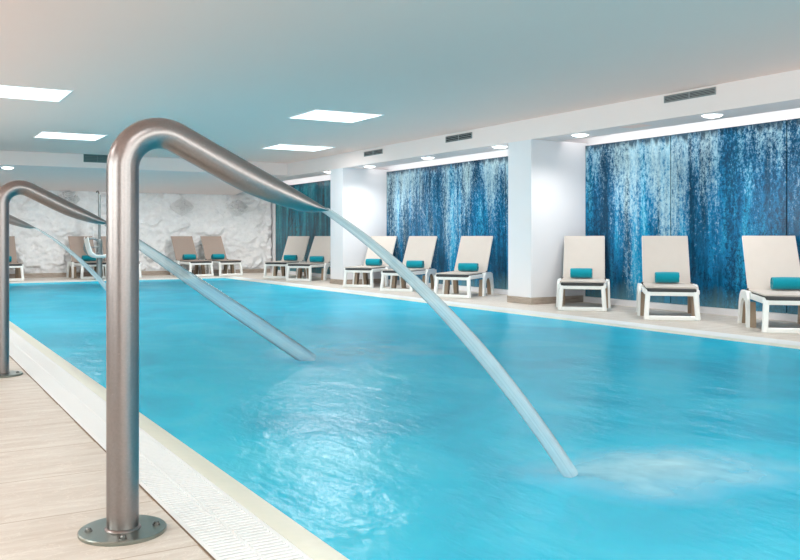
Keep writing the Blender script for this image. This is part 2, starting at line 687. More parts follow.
# piers between the alcoves
PIERS = [(9.63, 10.16), (15.52, 16.08), (3.95, 4.55)]
for i, (a, b) in enumerate(PIERS):
    struct('wall_pier_%s' % ['middle', 'far', 'near'][i], [((XF, a, 0), (XW, b, SO))], 'paint')
    k = 0.012
    struct('baseboard_pier_%s' % ['middle', 'far', 'near'][i],
           [((XF - k, a - k, 0), (XF, b + k, 0.095)), ((XF, a - k, 0), (8.70, a, 0.095)), ((XF, b, 0), (8.70, b + k, 0.095))], 'skirting')
# low white curb along the right wall below the murals
segs = [(YN, 3.95), (4.55, 9.63), (10.16, 15.52), (16.08, YF)]
struct('baseboard_right', [((8.70, a, 0), (XW, b, 0.078)) for a, b in segs], 'paint', 0.004)

# rock wall: lumpy whitewashed stone, one mesh
def rock_wall():
    bm = bmesh.new()
    x0, x1, z0, z1 = XL, 8.76, 0.0, 2.10
    nx, nz = 520, 100
    g = []
    for j in range(nz + 1):
        row = []
        for i in range(nx + 1):
            x = x0 + (x1 - x0) * i / nx
            z = z0 + (z1 - z0) * j / nz
            p = Vector((x * 1.0 + 0.4 * noise.noise(Vector((x * 1.5, z * 1.5, 3))), 0.0, z * 1.5 + 0.3 * noise.noise(Vector((x * 2, z * 2, 9)))))
            d, pts = noise.voronoi(p * 2.9)
            ridge = min(0.5, d[1] - d[0])
            cellv = noise.cell(pts[0] * 5.0)
            h = 0.055 * min(1.0, ridge * 5.0) + 0.07 * (cellv - 0.5) * min(1, ridge * 5)
            h += 0.045 * noise.fractal(Vector((x * 2.4, z * 3.0, 1)), 0.8, 2.1, 6) + 0.03 * noise.fractal(Vector((x * 7, z * 9, 4)), 0.7, 2.1, 4)
            if x > 8.3:
                h += 0.05 * noise.noise(Vector((x * 9, z * 9, 5))) * (x - 8.3) / 0.45
            row.append(bm.verts.new((x, YF - 0.02 - h, z)))
        g.append(row)
    for j in range(nz):
        for i in range(nx):
            bm.faces.new((g[j][i], g[j][i + 1], g[j + 1][i + 1], g[j + 1][i]))
    mb = MB()
    mb.bm.free()
    mb.bm = bm
    # backing
    mb.box((x0, YF + 0.06, -0.1), (XW + 0.15, YF + 0.2, CE + 0.12))
    o = mb.build('wall_far', 'rock', angle=180)
    o['kind'] = 'structure'
rock_wall()
struct('baseboard_far', [((XL, YF - 0.15, 0), (8.70, YF - 0.115, 0.10))], 'skirting')
struct('trim_1', [((8.72, YF - 0.34, 0.078), (8.795, YF - 0.27, 2.28))], 'trim_white', 0.004)

# pool basin
struct('pool_basin', [((PX0 - 0.2, PY0 - 0.2, -1.45), (PX1 + 0.2, PY1 + 0.2, -1.30)),
                      ((PX0 - 0.2, PY0 - 0.2, -1.30), (PX0 + 0.03, PY1 + 0.2, -0.07)), ((PX1 - 0.03, PY0 - 0.2, -1.30), (PX1 + 0.2, PY1 + 0.2, -0.07)),
                      ((PX0, PY1 - 0.03, -1.30), (PX1, PY1 + 0.2, -0.07)), ((PX0, PY0 - 0.2, -1.30), (PX1, PY0 + 0.03, -0.07))], 'basin')

# sloping lip all round the water (one frame-shaped mesh)
m = MB()
def frame_ring(d, z):
    return [Vector((PX0 - d, PY0 - d, z)), Vector((PX1 + d, PY0 - d, z)), Vector((PX1 + d, PY1 + d, z)), Vector((PX0 - d, PY1 + d, z))]
m.loft([frame_ring(LIP + 0.004, -0.10), frame_ring(LIP + 0.004, 0.001), frame_ring(LIP - 0.01, 0.002), frame_ring(0.03, -0.009), frame_ring(0.0, -0.0125), frame_ring(-0.03, -0.02), frame_ring(-0.06, -0.09)], True, False)
m.build('pool_lip', 'lip', angle=20)['kind'] = 'structure'

# gutters under the gratings and the dark joint beside the deck
struct('gutter_channel', [((GX0, GY0, -0.12), (PX0 - LIP, GY1, -0.06)), ((PX1 + LIP, GY0, -0.12), (GX1, GY1, -0.06)),
                          ((PX0 - LIP, PY1 + LIP, -0.12), (PX1 + LIP, GY1, -0.06)), ((PX0 - LIP, GY0, -0.12), (PX1 + LIP, PY0 - LIP, -0.06))], 'channel')
struct('trim_2', [((GX0 - 0.004, GY0, -0.03), (GX0 + 0.002, GY1, 0.0012))], 'joint')

# water surface
m = MB()
nx, ny = 6, 20
m.loft([[Vector((PX0 - 0.012 + (PX1 - PX0 + 0.024) * i / nx, PY0 + (PY1 + 0.012 - PY0) * j / ny, -0.0115)) for i in range(nx + 1)] for j in range(ny + 1)], False, False)
o = m.build('pool_water', 'water')
tag(o, 'calm turquoise water filling the long indoor pool', 'water', kind='stuff')


# ------------------------------------------------------------------ overflow gratings
def grating(name, lo, hi, along, label, pitch, z=0.0):
    """white slats across a strip; a thin rib down the middle and rails at both sides"""
    root = empty(name, ((lo[0] + hi[0]) / 2, (lo[1] + hi[1]) / 2, -0.028))
    ox, oy, oz = root.location
    sl, rl = bmesh.new(), MB()
    a0, a1 = (lo[1], hi[1]) if along == 'y' else (lo[0], hi[0])
    c0, c1 = (lo[0], hi[0]) if along == 'y' else (lo[1], hi[1])
    n = int((a1 - a0) / pitch)
    w = pitch * 0.60
    def P(c, a, zz):
        return (c - ox, a - oy, zz - oz) if along == 'y' else (a - ox, c - oy, zz - oz)
    for i in range(n):
        a = a0 + pitch * (i + 0.5)
        q = []
        for zz, k in ((-0.022, 0.30), (-0.002, 0.5), (0.0, 0.42)):
            q.append([sl.verts.new(P(c, aa, zz)) for c, aa in ((c0 + 0.012, a - w * k), (c1 - 0.012, a - w * k), (c1 - 0.012, a + w * k), (c0 + 0.012, a + w * k))])
        for r in range(2):
            for k in range(4):
                sl.faces.new((q[r][k], q[r][(k + 1) % 4], q[r + 1][(k + 1) % 4], q[r + 1][k]))
        sl.faces.new(q[2])
    mb = MB(); mb.bm.free(); mb.bm = sl
    mb.build('slats', 'grate', root, smooth=False)
    cm = (c0 + c1) / 2
    for c, ww in ((c0 + 0.008, 0.016), (c1 - 0.008, 0.016), (cm, 0.010)):
        if along == 'y':
            rl.box((c - ww / 2 - ox, a0 - oy, -0.028 - oz), (c + ww / 2 - ox, a1 - oy, 0.0005 - oz))
        else:
            rl.box((a0 - ox, c - ww / 2 - oy, -0.028 - oz), (a1 - ox, c + ww / 2 - oy, 0.0005 - oz))
    rl.build('side_rail', 'grate', root)
    return tag(root, label, 'drain grating')

grating('overflow_grating', (GX0 + 0.003, GY0, 0), (PX0 - LIP - 0.005, GY1, 0), 'y', 'white slatted overflow grating along the pool edge beside the steel water spouts', 0.026)
grating('overflow_grating', (PX1 + LIP + 0.005, GY0, 0), (GX1 - 0.002, GY1, 0), 'y', 'white overflow grating on the pool edge in front of the cream loungers', 0.026)
grating('overflow_grating', (PX0 - LIP, PY1 + LIP + 0.005, 0), (PX1 + LIP, GY1, 0), 'x', 'white overflow grating across the far end of the pool below the rock wall', 0.026)


# ------------------------------------------------------------------ steel water spouts with their jets
def make_spout(y, x):
    root = empty('water_spout', (x, y, 0))
    r = 0.0505
    # pipe
    pts = [(0, 0, 0.012), (0, 0, 0.5), (0, 0, 1.0), (0, 0, 1.169)]
    Rb, zc, turn = 0.121, 1.169, 90 + 26.8
    for k in range(1, 17):
        a = R(turn * k / 16)
        pts.append((Rb - Rb * math.cos(a), 0, zc + Rb * math.sin(a)))
    e = Vector(pts[-1])
    d = Vector((math.cos(R(26.8)), 0, -math.sin(R(26.8))))
    nrm = Vector((math.sin(R(26.8)), 0, math.cos(R(26.8))))
    pts.append(e + d * 0.10)
    pts.append(e + d * 0.235)
    MB().tube(pts, r, 40).build('pipe', 'steel', root, angle=60)
    # flattened tapering nozzle: straight back, rising belly
    L0, L1 = 0.235, 0.585
    prof = [(0, .0505, .0505), (.06, .0490, .0505), (.14, .0440, .050), (.21, .0365, .049), (.27, .0280, .047), (.31, .0195, .045), (.333, .0120, .043), (L1 - L0, .0055, .041)]
    rings = []
    top = e + nrm * r
    for s, h, w in prof:
        drop = 0.010 * max(0, (s - 0.14) / 0.233) ** 2
        c = top + d * (L0 + s) - nrm * (h + drop)
        rings.append([c + nrm * (h * math.cos(t)) + Vector((0, 1, 0)) * (w * math.sin(t)) for t in [2 * math.pi * k / 40 for k in range(40)]])
    MB().loft(rings).build('nozzle', 'steel', root, angle=60)
    # weld ring, flange, bolts
    MB().lathe([(0.0505, 0.012), (0.0575, 0.012), (0.0575, 0.014), (0.0535, 0.019), (0.0505, 0.020)], 40).build('weld_collar', 'steel', root)
    base = MB().lathe([(0.0, 0.0), (0.136, 0.0), (0.137, 0.002), (0.137, 0.010), (0.134, 0.0125), (0.0, 0.0125)], 64).build('base_plate', 'steel_plate', root)
    for k in range(4):
        a = R(-12 + 90 * k)
        c = (0.104 * math.cos(a), 0.104 * math.sin(a))
        mb = MB()
        mm = Matrix.Translation((c[0], c[1], 0.0125))
        mb.lathe([(0.0, 0), (0.0125, 0), (0.0125, 0.0025), (0.0, 0.0025)], 20, mm)
        mb.lathe([(0.0, 0.0025), (0.009, 0.0025), (0.009, 0.008), (0.006, 0.0105), (0.0, 0.0105)], 6, mm)
        mb.build('bolt', 'bolt', base)
    return root

sp = make_spout(2.88, 0.648)
tag(sp, 'large brushed steel water spout in the foreground, bent over the pool with four-bolt round base', 'water spout', 'water spouts along the pool edge')
s2 = copy_tree(sp); s2.location = (0.660, 6.55, 0)
s2['label'] = 'second steel water spout, behind the foreground one at the left edge of the photo'
s3 = copy_tree(sp); s3.location = (0.655, 10.25, 0)
s3['label'] = 'farthest steel water spout, only its nozzle showing behind the second spout'


def make_jet(y, coef, x1, ydrift, label, w0=0.042, w1=0.046, h0=0.007, h1=0.027, mat='jet'):
    a, b = coef
    rings = []
    N = 40
    for i in range(N + 1):
        u = i / N
        x = 1.364 + (x1 - 1.364) * u
        dx = x - 1.362
        z = 1.050 + a * dx + b * dx * dx
        sl = a + 2 * b * dx
        t = Vector((1, 0, sl)).normalized()
        nn = Vector((-t.z, 0, t.x))
        w = w0 + (w1 - w0) * u
        h = h0 + (h1 - h0) * min(1, u * 1.6)
        yy = y + ydrift * u
        rings.append([Vector((x, yy, z)) + nn * (h * math.cos(q)) + Vector((0, 1, 0)) * (w * math.sin(q)) for q in [2 * math.pi * k / 20 for k in range(20)]])
    o = MB().loft(rings, True, False, uv=True).build('water_jet', mat, angle=180)
    return tag(o, label, 'water jet', 'water jets falling from the spouts')

make_jet(2.88, (-0.646, -0.416), 2.350, -0.20, 'long translucent water jet from the foreground spout, falling across the middle of the pool')
make_jet(6.55, (-0.722, 0.0), 2.835, -0.30, 'blurred pale water jet from the second spout, seen just right of the foreground pipe', 0.05, 0.08, 0.026, 0.058, 'jet_mist')
make_jet(10.25, (-0.55, -0.47), 2.37, -0.1, 'thin water jet from the farthest spout, seen left of the foreground pipe')


def foam_patch(cx, cy, lx, ly, ang, label, peak):
    """a low swell of aerated water where a jet lands; alpha weight fades to the rim through the uv"""
    bm = bmesh.new()
    lay = bm.loops.layers.uv.verify()
    nr, na = 16, 56
    ca, sa = math.cos(ang), math.sin(ang)
    rings = []
    for i in range(nr + 1):
        f = i / nr
        row = []
        for k in range(na):
            t = 2 * math.pi * k / na
            wob = 1 + 0.28 * noise.noise(Vector((math.cos(t) * 1.6 + cx, math.sin(t) * 1.6 + cy, 0.3)))
            x, y = lx * f * math.cos(t) * wob, ly * f * math.sin(t) * wob
            px, py = cx + ca * x - sa * y, cy + sa * x + ca * y
            z = -0.0095 + 0.016 * (1 - f) ** 1.5 + 0.004 * (1 - f) * noise.noise(Vector((px * 6, py * 6, 2)))
            row.append((bm.verts.new((px - cx, py - cy, z)), peak * (1 - f * f) ** 1.6))
        rings.append(row)
    for i in range(nr):
        for k in range(na):
            q = (rings[i][k], rings[i][(k + 1) % na], rings[i + 1][(k + 1) % na], rings[i + 1][k])
            try:
                fc = bm.faces.new([v for v, _ in q])
            except ValueError:
                continue
            for lp, (_, a) in zip(fc.loops, q):
                lp[lay].uv = (a, 0)
    mb = MB(); mb.bm.free(); mb.bm = bm
    o = mb.build('splash_foam', 'foam', None, (cx, cy, 0), angle=180)
    return tag(o, label, 'foam', kind='stuff')

foam_patch(2.76, 2.56, 0.66, 0.46, R(-18), 'pale aerated water spreading where the foreground jet lands', 0.85)
foam_patch(3.35, 6.45, 0.95, 0.75, R(10), 'pale aerated water spreading where the second spout jet lands', 0.45)


# ------------------------------------------------------------------ ceiling lights, vents, downlights
def panel(x0, y0, x1, y1, label, watts=PANEL_W):
    cx, cy = (x0 + x1) / 2, (y0 + y1) / 2
    root = empty('ceiling_light_panel', (cx, cy, CE))
    hx, hy = (x1 - x0) / 2, (y1 - y0) / 2
    f = MB()
    t = 0.018
    for lo, hi in (((-hx, -hy), (hx, -hy + t)), ((-hx, hy - t), (hx, hy)), ((-hx, -hy + t), (-hx + t, hy - t)), ((hx - t, -hy + t), (hx, hy - t))):
        f.box((lo[0], lo[1], -0.010), (hi[0], hi[1], 0.0), 0.002)
    f.build('frame', 'trim_white', root)
    MB().box((-hx + t, -hy + t, -0.006), (hx - t, hy - t, -0.001)).build('diffuser', 'panel_glow', root)
    ld = bpy.data.lights.new('panel_lamp', 'AREA')
    ld.shape = 'RECTANGLE'
    ld.size, ld.size_y = 2 * (hx - t), 2 * (hy - t)
    ld.energy = watts
    ld.color = (1.0, 0.97, 0.945)
    lo_ = bpy.data.objects.new('panel_lamp', ld)
    COL.objects.link(lo_)
    lo_.location = (0, 0, -0.012)
    lo_.parent = root
    return tag(root, label, 'ceiling light', 'square flush light panels in the ceiling')

panel(0.81, 10.36, 1.79, 11.30, 'flush ceiling light panel cut by the left edge of the photo')
panel(2.05, 14.62, 3.05, 15.58, 'flush ceiling light panel just left of the foreground pipe bend, farther left one')
panel(4.76, 10.30, 5.77, 11.25, 'flush ceiling light panel nearest above the nozzle of the foreground spout, larger in view')
panel(5.98, 14.48, 7.08, 15.38, 'flush ceiling light panel close over the far end of the foreground spout arm, smaller in view')
hid = 'flush ceiling light panel outside the photo, above or behind the viewer'
for cx, cy, w in ((0.3, 0.6, 12), (4.2, 0.6, 22), (0.3, -1.9, 22), (4.2, -1.9, 22), (-1.9, 4.4, 22), (-1.9, 8.6, 22), (-1.9, 12.8, 22)):  # panels added out of view to raise the room's brightness
    panel(cx - 0.49, cy - 0.47, cx + 0.49, cy + 0.47, hid, w)


def downlight(x, y, label, z=SO, watts=SPOT_W, tilt=0.0):
    root = empty('recessed_downlight', (x, y, z))
    MB().lathe([(0.108, 0.0), (0.120, 0.0), (0.120, -0.004), (0.116, -0.010), (0.108, -0.008)], 32).build('trim_ring', 'trim_white', root)
    MB().lathe([(0.0, -0.001), (0.1075, -0.001), (0.1075, -0.010), (0.08, -0.024), (0.04, -0.031), (0.0, -0.033)], 32).build('lens', 'lamp_glow', root)
    ld = bpy.data.lights.new('downlight_lamp', 'SPOT')
    ld.energy = watts
    ld.spot_size = R(150)
    ld.spot_blend = 0.8
    ld.shadow_soft_size = 0.07
    ld.color = (1.0, 0.97, 0.935)
    lo_ = bpy.data.objects.new('downlight_lamp', ld)
    COL.objects.link(lo_)
    lo_.location = (0, 0, -0.045)
    lo_.rotation_euler = (R(tilt), 0, 0)
    if tilt:
        ld.spot_size = R(110)
    lo_.parent = root
    return tag(root, label, 'downlight', 'round recessed downlights')

for x, y, lb in ((7.93, 6.67, 'round lit downlight in the right soffit above the middle lounger, below the wide vent'),
                 (7.93, 8.83, 'round lit downlight in the right soffit close to the near pier'),
                 (7.93, 10.60, 'round lit downlight in the middle alcove soffit beside the near pier'),
                 (7.97, 12.70, 'round lit downlight at the centre of the middle alcove soffit'),
                 (7.99, 14.85, 'round lit downlight in the middle alcove soffit beside the far white pier'),
                 (7.92, 16.50, 'tiny lit downlight peeking left of the far white pier')):
    downlight(x, y, lb)
downlight(7.93, 5.0, 'round recessed downlight of the right soffit beyond the right edge of the photo')
downlight(7.95, 20.2, 'round recessed downlight of the farthest alcove hidden behind the foreground spout')
# downlight in the sloping far soffit
d = downlight(1.99, 18.62, 'round lit downlight at the far left over the rock wall', SO + 0.02 - 0.32 * (0.31 / 3.65), 150.0, 46)
d.rotation_euler = (-math.atan(0.31 / 3.65), 0, 0)
for x, lb in ((4.13, 'round recessed downlight of the far soffit hidden behind the upright foreground pipe'), (6.60, 'round recessed downlight of the far soffit hidden behind the sloping foreground spout arm')):  # two added downlights, kept out of sight, that brighten the rock wall
    d2 = downlight(x, 18.62, lb, SO + 0.02 - 0.32 * (0.31 / 3.65), 150.0, 46)
    d2.rotation_euler = (-math.atan(0.31 / 3.65), 0, 0)


def vent(loc, rz, w, h, rows, halves, label, fm='vent'):
    """built facing local -Y, centred, width along x"""
    root = empty('air_vent', loc, rz)
    MB().box((-w / 2 + 0.005, -0.004, -h / 2 + 0.005), (w / 2 - 0.005, -0.0005, h / 2 - 0.005)).build('backing', 'vent_dark' if fm == 'vent' else 'vent_teal_back', root)
    f = MB()
    t = 0.008
    f.box((-w / 2, -0.014, h / 2 - t), (w / 2, 0, h / 2)).box((-w / 2, -0.014, -h / 2), (w / 2, 0, -h / 2 + t))
    f.box((-w / 2, -0.014, -h / 2 + t), (-w / 2 + t, 0, h / 2 - t)).box((w / 2 - t, -0.014, -h / 2 + t), (w / 2, 0, h / 2 - t))
    f.build('frame', fm, root)
    for k in range(1, halves):
        x = -w / 2 + w * k / halves
        MB().box((x - 0.006, -0.013, -h / 2 + t), (x + 0.006, -0.004, h / 2 - t)).build('divider', fm, root)
    for k in range(rows):
        z = -h / 2 + t + (h - 2 * t) * (k + 0.5) / rows
        MB().box((-w / 2 + t, -0.011, -0.0035), (w / 2 - t, -0.005, 0.0035), 0, 2, Matrix.Translation((0, 0, z)) @ Matrix.Rotation(R(0), 4, 'X')).build('slat', fm, root)
    return tag(root, label, 'air vent', 'air vents in the bulkhead')

# local -Y turned to world -X: rotate by -90 degrees
vent((XF, 6.83, 2.535), -R(90), 0.73, 0.082, 4, 2, 'widest grey slotted air vent, above the right-hand blue mural')
vent((XF, 11.43, 2.512), -R(90), 0.73, 0.098, 3, 2, 'grey slotted air vent on the bulkhead above the middle alcove, right of two')
vent((XF, 14.25, 2.505), -R(90), 0.71, 0.090, 3, 2, 'grey slotted air vent on the bulkhead near the far white pier, left of two')
vent((3.62, 18.30, 2.525), 0, 0.54, 0.165, 5, 2, 'greenish grey air vent on the far bulkhead, partly behind the foreground pipe', 'vent_teal')

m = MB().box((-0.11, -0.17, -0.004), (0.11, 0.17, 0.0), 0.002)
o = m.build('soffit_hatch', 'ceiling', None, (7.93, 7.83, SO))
tag(o, 'faint flush access hatch in the right soffit beside the downlight', 'hatch')


# ------------------------------------------------------------------ murals
def mural(y0, y1, mat, label, group, z0=0.082, z1=2.268):
    root = empty('mural_panel', (8.745, (y0 + y1) / 2, z0))
    h = (y1 - y0) / 2 - 0.003
    MB().box((-0.006, -h, 0), (0.0, h, z1 - z0), 0.0015).build('printed_glass', mat, root)
    MB().box((0.0005, -h + 0.004, 0.004), (0.050, h - 0.004, z1 - z0 - 0.004)).build('backing_board', 'glass_edge', root)
    return tag(root, label, 'mural panel', group)

g = 'blue waterfall mural panels of the right alcove'
mural(8.016, 9.622, 'mural', 'blue waterfall glass mural panel of the right alcove touching the near white pier', g)
mural(6.319, 8.010, 'mural', 'blue waterfall glass mural panel in the right alcove, below the widest vent', g)
mural(4.630, 6.313, 'mural', 'blue waterfall glass mural panel cut by the right edge of the photo', g)
g = 'blue waterfall mural panels of the middle alcove'
mural(14.228, 15.512, 'mural', 'blue waterfall glass mural panel beside the far white pier in the middle alcove', g)
mural(12.922, 14.222, 'mural', 'blue waterfall glass mural panel behind the middle lounger of the middle alcove', g)
mural(11.535, 12.916, 'mural', 'blue waterfall glass mural panel behind the rightmost lounger of the middle alcove', g)
mural(10.170, 11.529, 'mural', 'blue waterfall glass mural panel of the middle alcove mostly hidden by the near pier', g)
g = 'dark teal mural panels of the farthest alcove'
for k, lb in enumerate(('dark teal glass mural panel next to the rock wall corner', 'dark teal glass mural panel second from the rock wall corner',
                        'dark teal glass mural panel next to the far white pier', 'dark teal glass mural panel hidden behind the far white pier')):
    b = 21.44 - k * 1.335
    mural(b - 1.33, b, 'mural_teal', lb, g, z1=2.25)


# ------------------------------------------------------------------ wall ornaments on the rock
def ornament(x, z, s, label, seed):
    bm = bmesh.new()
    nr, na = 22, 72
    c = None
    rows = []
    for i in range(nr + 1):
        f = i / nr
        row = []
        for k in range(na):
            t = 2 * math.pi * k / na
            # pointed oval outline
            ex, ez = 0.30 * s, 0.225 * s
            cx_, sz_ = math.cos(t), math.sin(t)
            r = 1.0 / (abs(cx_) ** 1.35 + abs(sz_) ** 1.35) ** (1 / 1.35)
            px, pz = ex * f * r * cx_, ez * f * r * sz_
            h = 0.13 * (1 - f ** 1.6)
            h += 0.11 * (1 - f * 0.8) * noise.noise(Vector((px * 17 + seed, pz * 24, seed))) + 0.07 * (1 - f * 0.6) * noise.noise(Vector((px * 42 + seed, pz * 48, 2)))
            row.append(bm.verts.new((px, -h - 0.005, pz)))
        rows.append(row)
    for i in range(nr):
        for k in range(na):
            bm.faces.new((rows[i][k], rows[i][(k + 1) % na], rows[i + 1][(k + 1) % na], rows[i + 1][k]))
    back = [bm.verts.new((v.co.x, 0.08, v.co.z)) for v in rows[-1]]
    for k in range(na):
        bm.faces.new((rows[-1][k], rows[-1][(k + 1) % na], back[(k + 1) % na], back[k]))
    bm.faces.new(back)
    mb = MB(); mb.bm.free(); mb.bm = bm
    bmesh.ops.remove_doubles(bm, verts=bm.verts[:], dist=1e-5)
    o = mb.build('wall_ornament', 'ornament', None, (x, YF - 0.10, z), angle=25)
    return tag(o, label, 'wall ornament', 'silvery stone ornaments on the rock wall')

ornament(6.36, 1.70, 0.98, 'rough silvery oval ornament on the rock wall, above the two taupe loungers', 3.1)
ornament(7.82, 1.70, 0.95, 'rough silvery diamond ornament on the rock wall, nearest the teal mural corner', 9.4)
ornament(3.64, 1.84, 0.90, 'faint rough ornament on the rock wall just above the second spout arm', 5.7)


# ------------------------------------------------------------------ sun loungers
WF, WB, LS, LEAN, ZS, ZT = 0.310, 0.282, 0.88, 0.37, 0.375, 0.960


def make_lounger(slm):
    """local +y runs from the foot (0) to the head; x is across"""
    root = empty('sun_lounger')
    # foot frame: upright rectangle on two splayed feet
    f = MB()
    zt = 0.335
    f.bar((-WF + 0.055, 0.045, zt - 0.03), (WF - 0.055, 0.045, zt - 0.03), 0.045, 0.062, 0.010)
    f.build('foot_frame', 'plastic', root)
    MB().bar((-WF + 0.04, 0.005, 0.026), (WF - 0.04, 0.005, 0.026), 0.036, 0.052, 0.008).build('floor_bar', 'plastic', root)
    for s in (-1, 1):
        MB().bar((s * (WF - 0.028), 0.004, 0.0), (s * (WF - 0.052), 0.045, zt), 0.054, 0.056, 0.010, up=(0, 1, 0)).build('front_leg', 'plastic', root)
    # side rails carry the seat and swell into arches over the rear legs
    for s in (-1, 1):
        rl = MB()
        rl.bar((s * 0.285, 0.02, 0.318), (s * 0.296, 1.14, 0.318), 0.036, 0.060, 0.010)
        rl.build('side_rail', 'plastic', root)
        ar = MB()
        outer, inner = [], []
        prof = [(0.520, 0.0), (0.535, 0.14), (0.552, 0.25), (0.580, 0.315), (0.625, 0.350), (0.680, 0.366), (0.80, 0.370), (0.92, 0.366), (0.975, 0.350), (1.02, 0.315), (1.048, 0.25), (1.065, 0.14), (1.08, 0.0)]
        pin = [(0.605, 0.0), (0.620, 0.10), (0.640, 0.18), (0.668, 0.232), (0.70, 0.262), (0.74, 0.282), (0.80, 0.290), (0.86, 0.282), (0.90, 0.262), (0.932, 0.232), (0.96, 0.18), (0.98, 0.10), (0.995, 0.0)]
        xo, xi = s * 0.345, s * 0.315
        lean = lambda z: s * 0.012 * (1 - z / 0.36)
        rings = []
        for (yo, zo), (yi, zi) in zip(prof, pin):
            rings.append([Vector((xo + lean(zo), yo, zo)), Vector((xi + lean(zo), yo, zo)), Vector((xi + lean(zi), yi, zi)), Vector((xo + lean(zi), yi, zi))])
        ar.loft(rings)
        # cap that ties the arch to the rail
        ar.box((min(s * 0.29, s * 0.342), 0.62, 0.335), (max(s * 0.29, s * 0.342), 0.98, 0.369), 0.010)
        o = ar.build('leg_arch', 'plastic', root)
        for q0 in ([(0.523, 0.0), (0.600, 0.0), (0.670, 0.26), (0.565, 0.26)], [(1.0, 0.0), (1.077, 0.0), (1.035, 0.26), (0.930, 0.26)]):
            c = MB()
            c.loft([[Vector((s * 0.3145 + s * 0.012 * (1 - z / 0.36), y, z)) for y, z in q0], [Vector((s * 0.262, y, z)) for y, z in q0]])
            c.build('leg_core', 'taupe', o)
    MB().bar((-0.30, 1.13, 0.318), (0.30, 1.13, 0.318), 0.04, 0.05, 0.008).build('head_rail', 'plastic', root)
    # dark hinge bed below the sling
    b = MB()
    b.box((-0.268, 0.012, 0.320), (0.268, 0.90, 0.357), 0.006)
    b.build('bed_frame', 'dark', root)
    # seat sling, slightly sagging with a raised foot edge
    rings = []
    for i in range(19):
        u = i / 18
        y = 0.02 + 0.86 * u
        row_t, row_b = [], []
        for k in range(9):
            x = -WB + 2 * WB * k / 8
            sag = 0.010 * math.sin(math.pi * u) * (1 - (x / WB) ** 2)
            z = 0.378 - sag
            row_t.append(Vector((x, y, z)))
            row_b.append(Vector((x, y, z - 0.016)))
        rings.append(row_t + row_b[::-1])
    MB().loft(rings).build('seat', slm, root, angle=50)
    # raised backrest: sling with a thin side tube
    rings = []
    d = Vector((0, LEAN, ZT - ZS))
    nb = Vector((0, ZT - ZS, -LEAN)).normalized()
    for i in range(13):
        u = i / 12
        rt, rb = [], []
        for k in range(9):
            x = (-WB + 2 * WB * k / 8) * (1.0 - 0.015 * u)
            sag = 0.010 * math.sin(math.pi * u) * (1 - (x / WB) ** 2)
            p = Vector((x, LS, ZS)) + d * u + nb * sag
            rt.append(p)
            rb.append(p + nb * 0.018)
        rings.append(rt + rb[::-1])
    bk = MB().loft(rings).build('backrest', slm, root, angle=50)
    for s in (-1, 1):
        MB().tube([Vector((s * (WB - 0.012), LS, ZS)) + nb * 0.016, Vector((s * (WB - 0.014), LS, ZS)) + d * 0.985 + nb * 0.016], 0.013, 10).build('back_tube', 'plastic', bk)
        MB().lathe([(0, -0.012), (0.02, -0.012), (0.02, 0.012), (0, 0.012)], 16, Matrix.Translation((s * (WB + 0.006), LS - 0.01, ZS - 0.005)) @ Matrix.Rotation(R(90), 4, 'Y')).build('hinge', 'dark', root)
    # prop that holds the backrest up
    for k in (-0.20, 0.20):
        MB().bar((k, LS + LEAN * 0.55, ZS + (ZT - ZS) * 0.50), (k, 1.12, 0.34), 0.02, 0.02, 0.003).build('back_prop', 'plastic', root)
    return root


def make_towel():
    """rolled towel lying along x, spiral end visible"""
    rows = []
    n, L = 84, 0.30
    turns = 3.2
    mb = MB()
    th = 0.008
    pts = []
    for i in range(n + 1):
        u = i / n
        a = 2 * math.pi * turns * u
        r = 0.012 + 0.067 * u
        pts.append((r * math.cos(a - 1.2), r * math.sin(a - 1.2), r, a))
    rings = []
    for k in range(11):
        x = -L / 2 + L * k / 10
        puff = 1.0 - 0.05 * abs(2 * k / 10 - 1) ** 3
        ring = []
        for (py, pz, r, a) in pts:
            j = 1 + 0.03 * noise.noise(Vector((x * 9, py * 20, pz * 20)))
            ring.append(Vector((x + 0.006 * noise.noise(Vector((py * 30, pz * 30, k > 5))), py * puff * j * 1.08, pz * puff * j)))
        for (py, pz, r, a) in reversed(pts):
            q = (r - th) / r
            ring.append(Vector((x, py * puff * q * 1.08, pz * puff * q)))
        rings.append(ring)
    mb.loft(rings, True, False)
    # close the ends with strips between the two sides of the cloth
    bm = mb.bm
    bm.verts.ensure_lookup_table()
    tot = len(rings[0])
    m_ = len(pts)
    for base in (0, 10 * tot):
        for i in range(m_ - 1):
            try:
                bm.faces.new((bm.verts[base + i], bm.verts[base + i + 1], bm.verts[base + tot - 2 - i], bm.verts[base + tot - 1 - i]))
            except ValueError:
                pass
    # solid core so the roll is not hollow
    mb.tube([(-L / 2 + 0.008, 0, 0), (L / 2 - 0.008, 0, 0)], 0.03, 14)
    return mb.build('rolled_towel', 'towel', angle=55)


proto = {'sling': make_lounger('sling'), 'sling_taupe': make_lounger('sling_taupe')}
fresh = {'sling': True, 'sling_taupe': True}
tproto = make_towel()
tfresh = True


def place(x, y, hd, kind, label, tlabel, group, tx=0.0, ta=0.0, ts=1.0):
    global tfresh
    if fresh[kind]:
        o = proto[kind]
        fresh[kind] = False
    else:
        o = copy_tree(proto[kind])
    h = R(hd)
    o.location = (x, y, 0)
    o.rotation_euler = (0, 0, -h)
    tag(o, label, 'sun lounger', group)
    if tlabel:
        if tfresh:
            w = tproto
            tfresh = False
        else:
            w = tproto.copy()
            COL.objects.link(w)
        ly = LS - 0.085
        ax, lx = Vector((math.sin(h), math.cos(h), 0)), Vector((math.cos(h), -math.sin(h), 0))
        p = Vector((x, y, 0)) + ax * ly + lx * tx
        w.location = (p.x, p.y, 0.378 + 0.078)
        w.rotation_euler = (0, 0, -h + R(ta))
        w.scale = (ts, 1, 1)
        tag(w, tlabel, 'towel', 'rolled teal towels on the loungers')
    return o

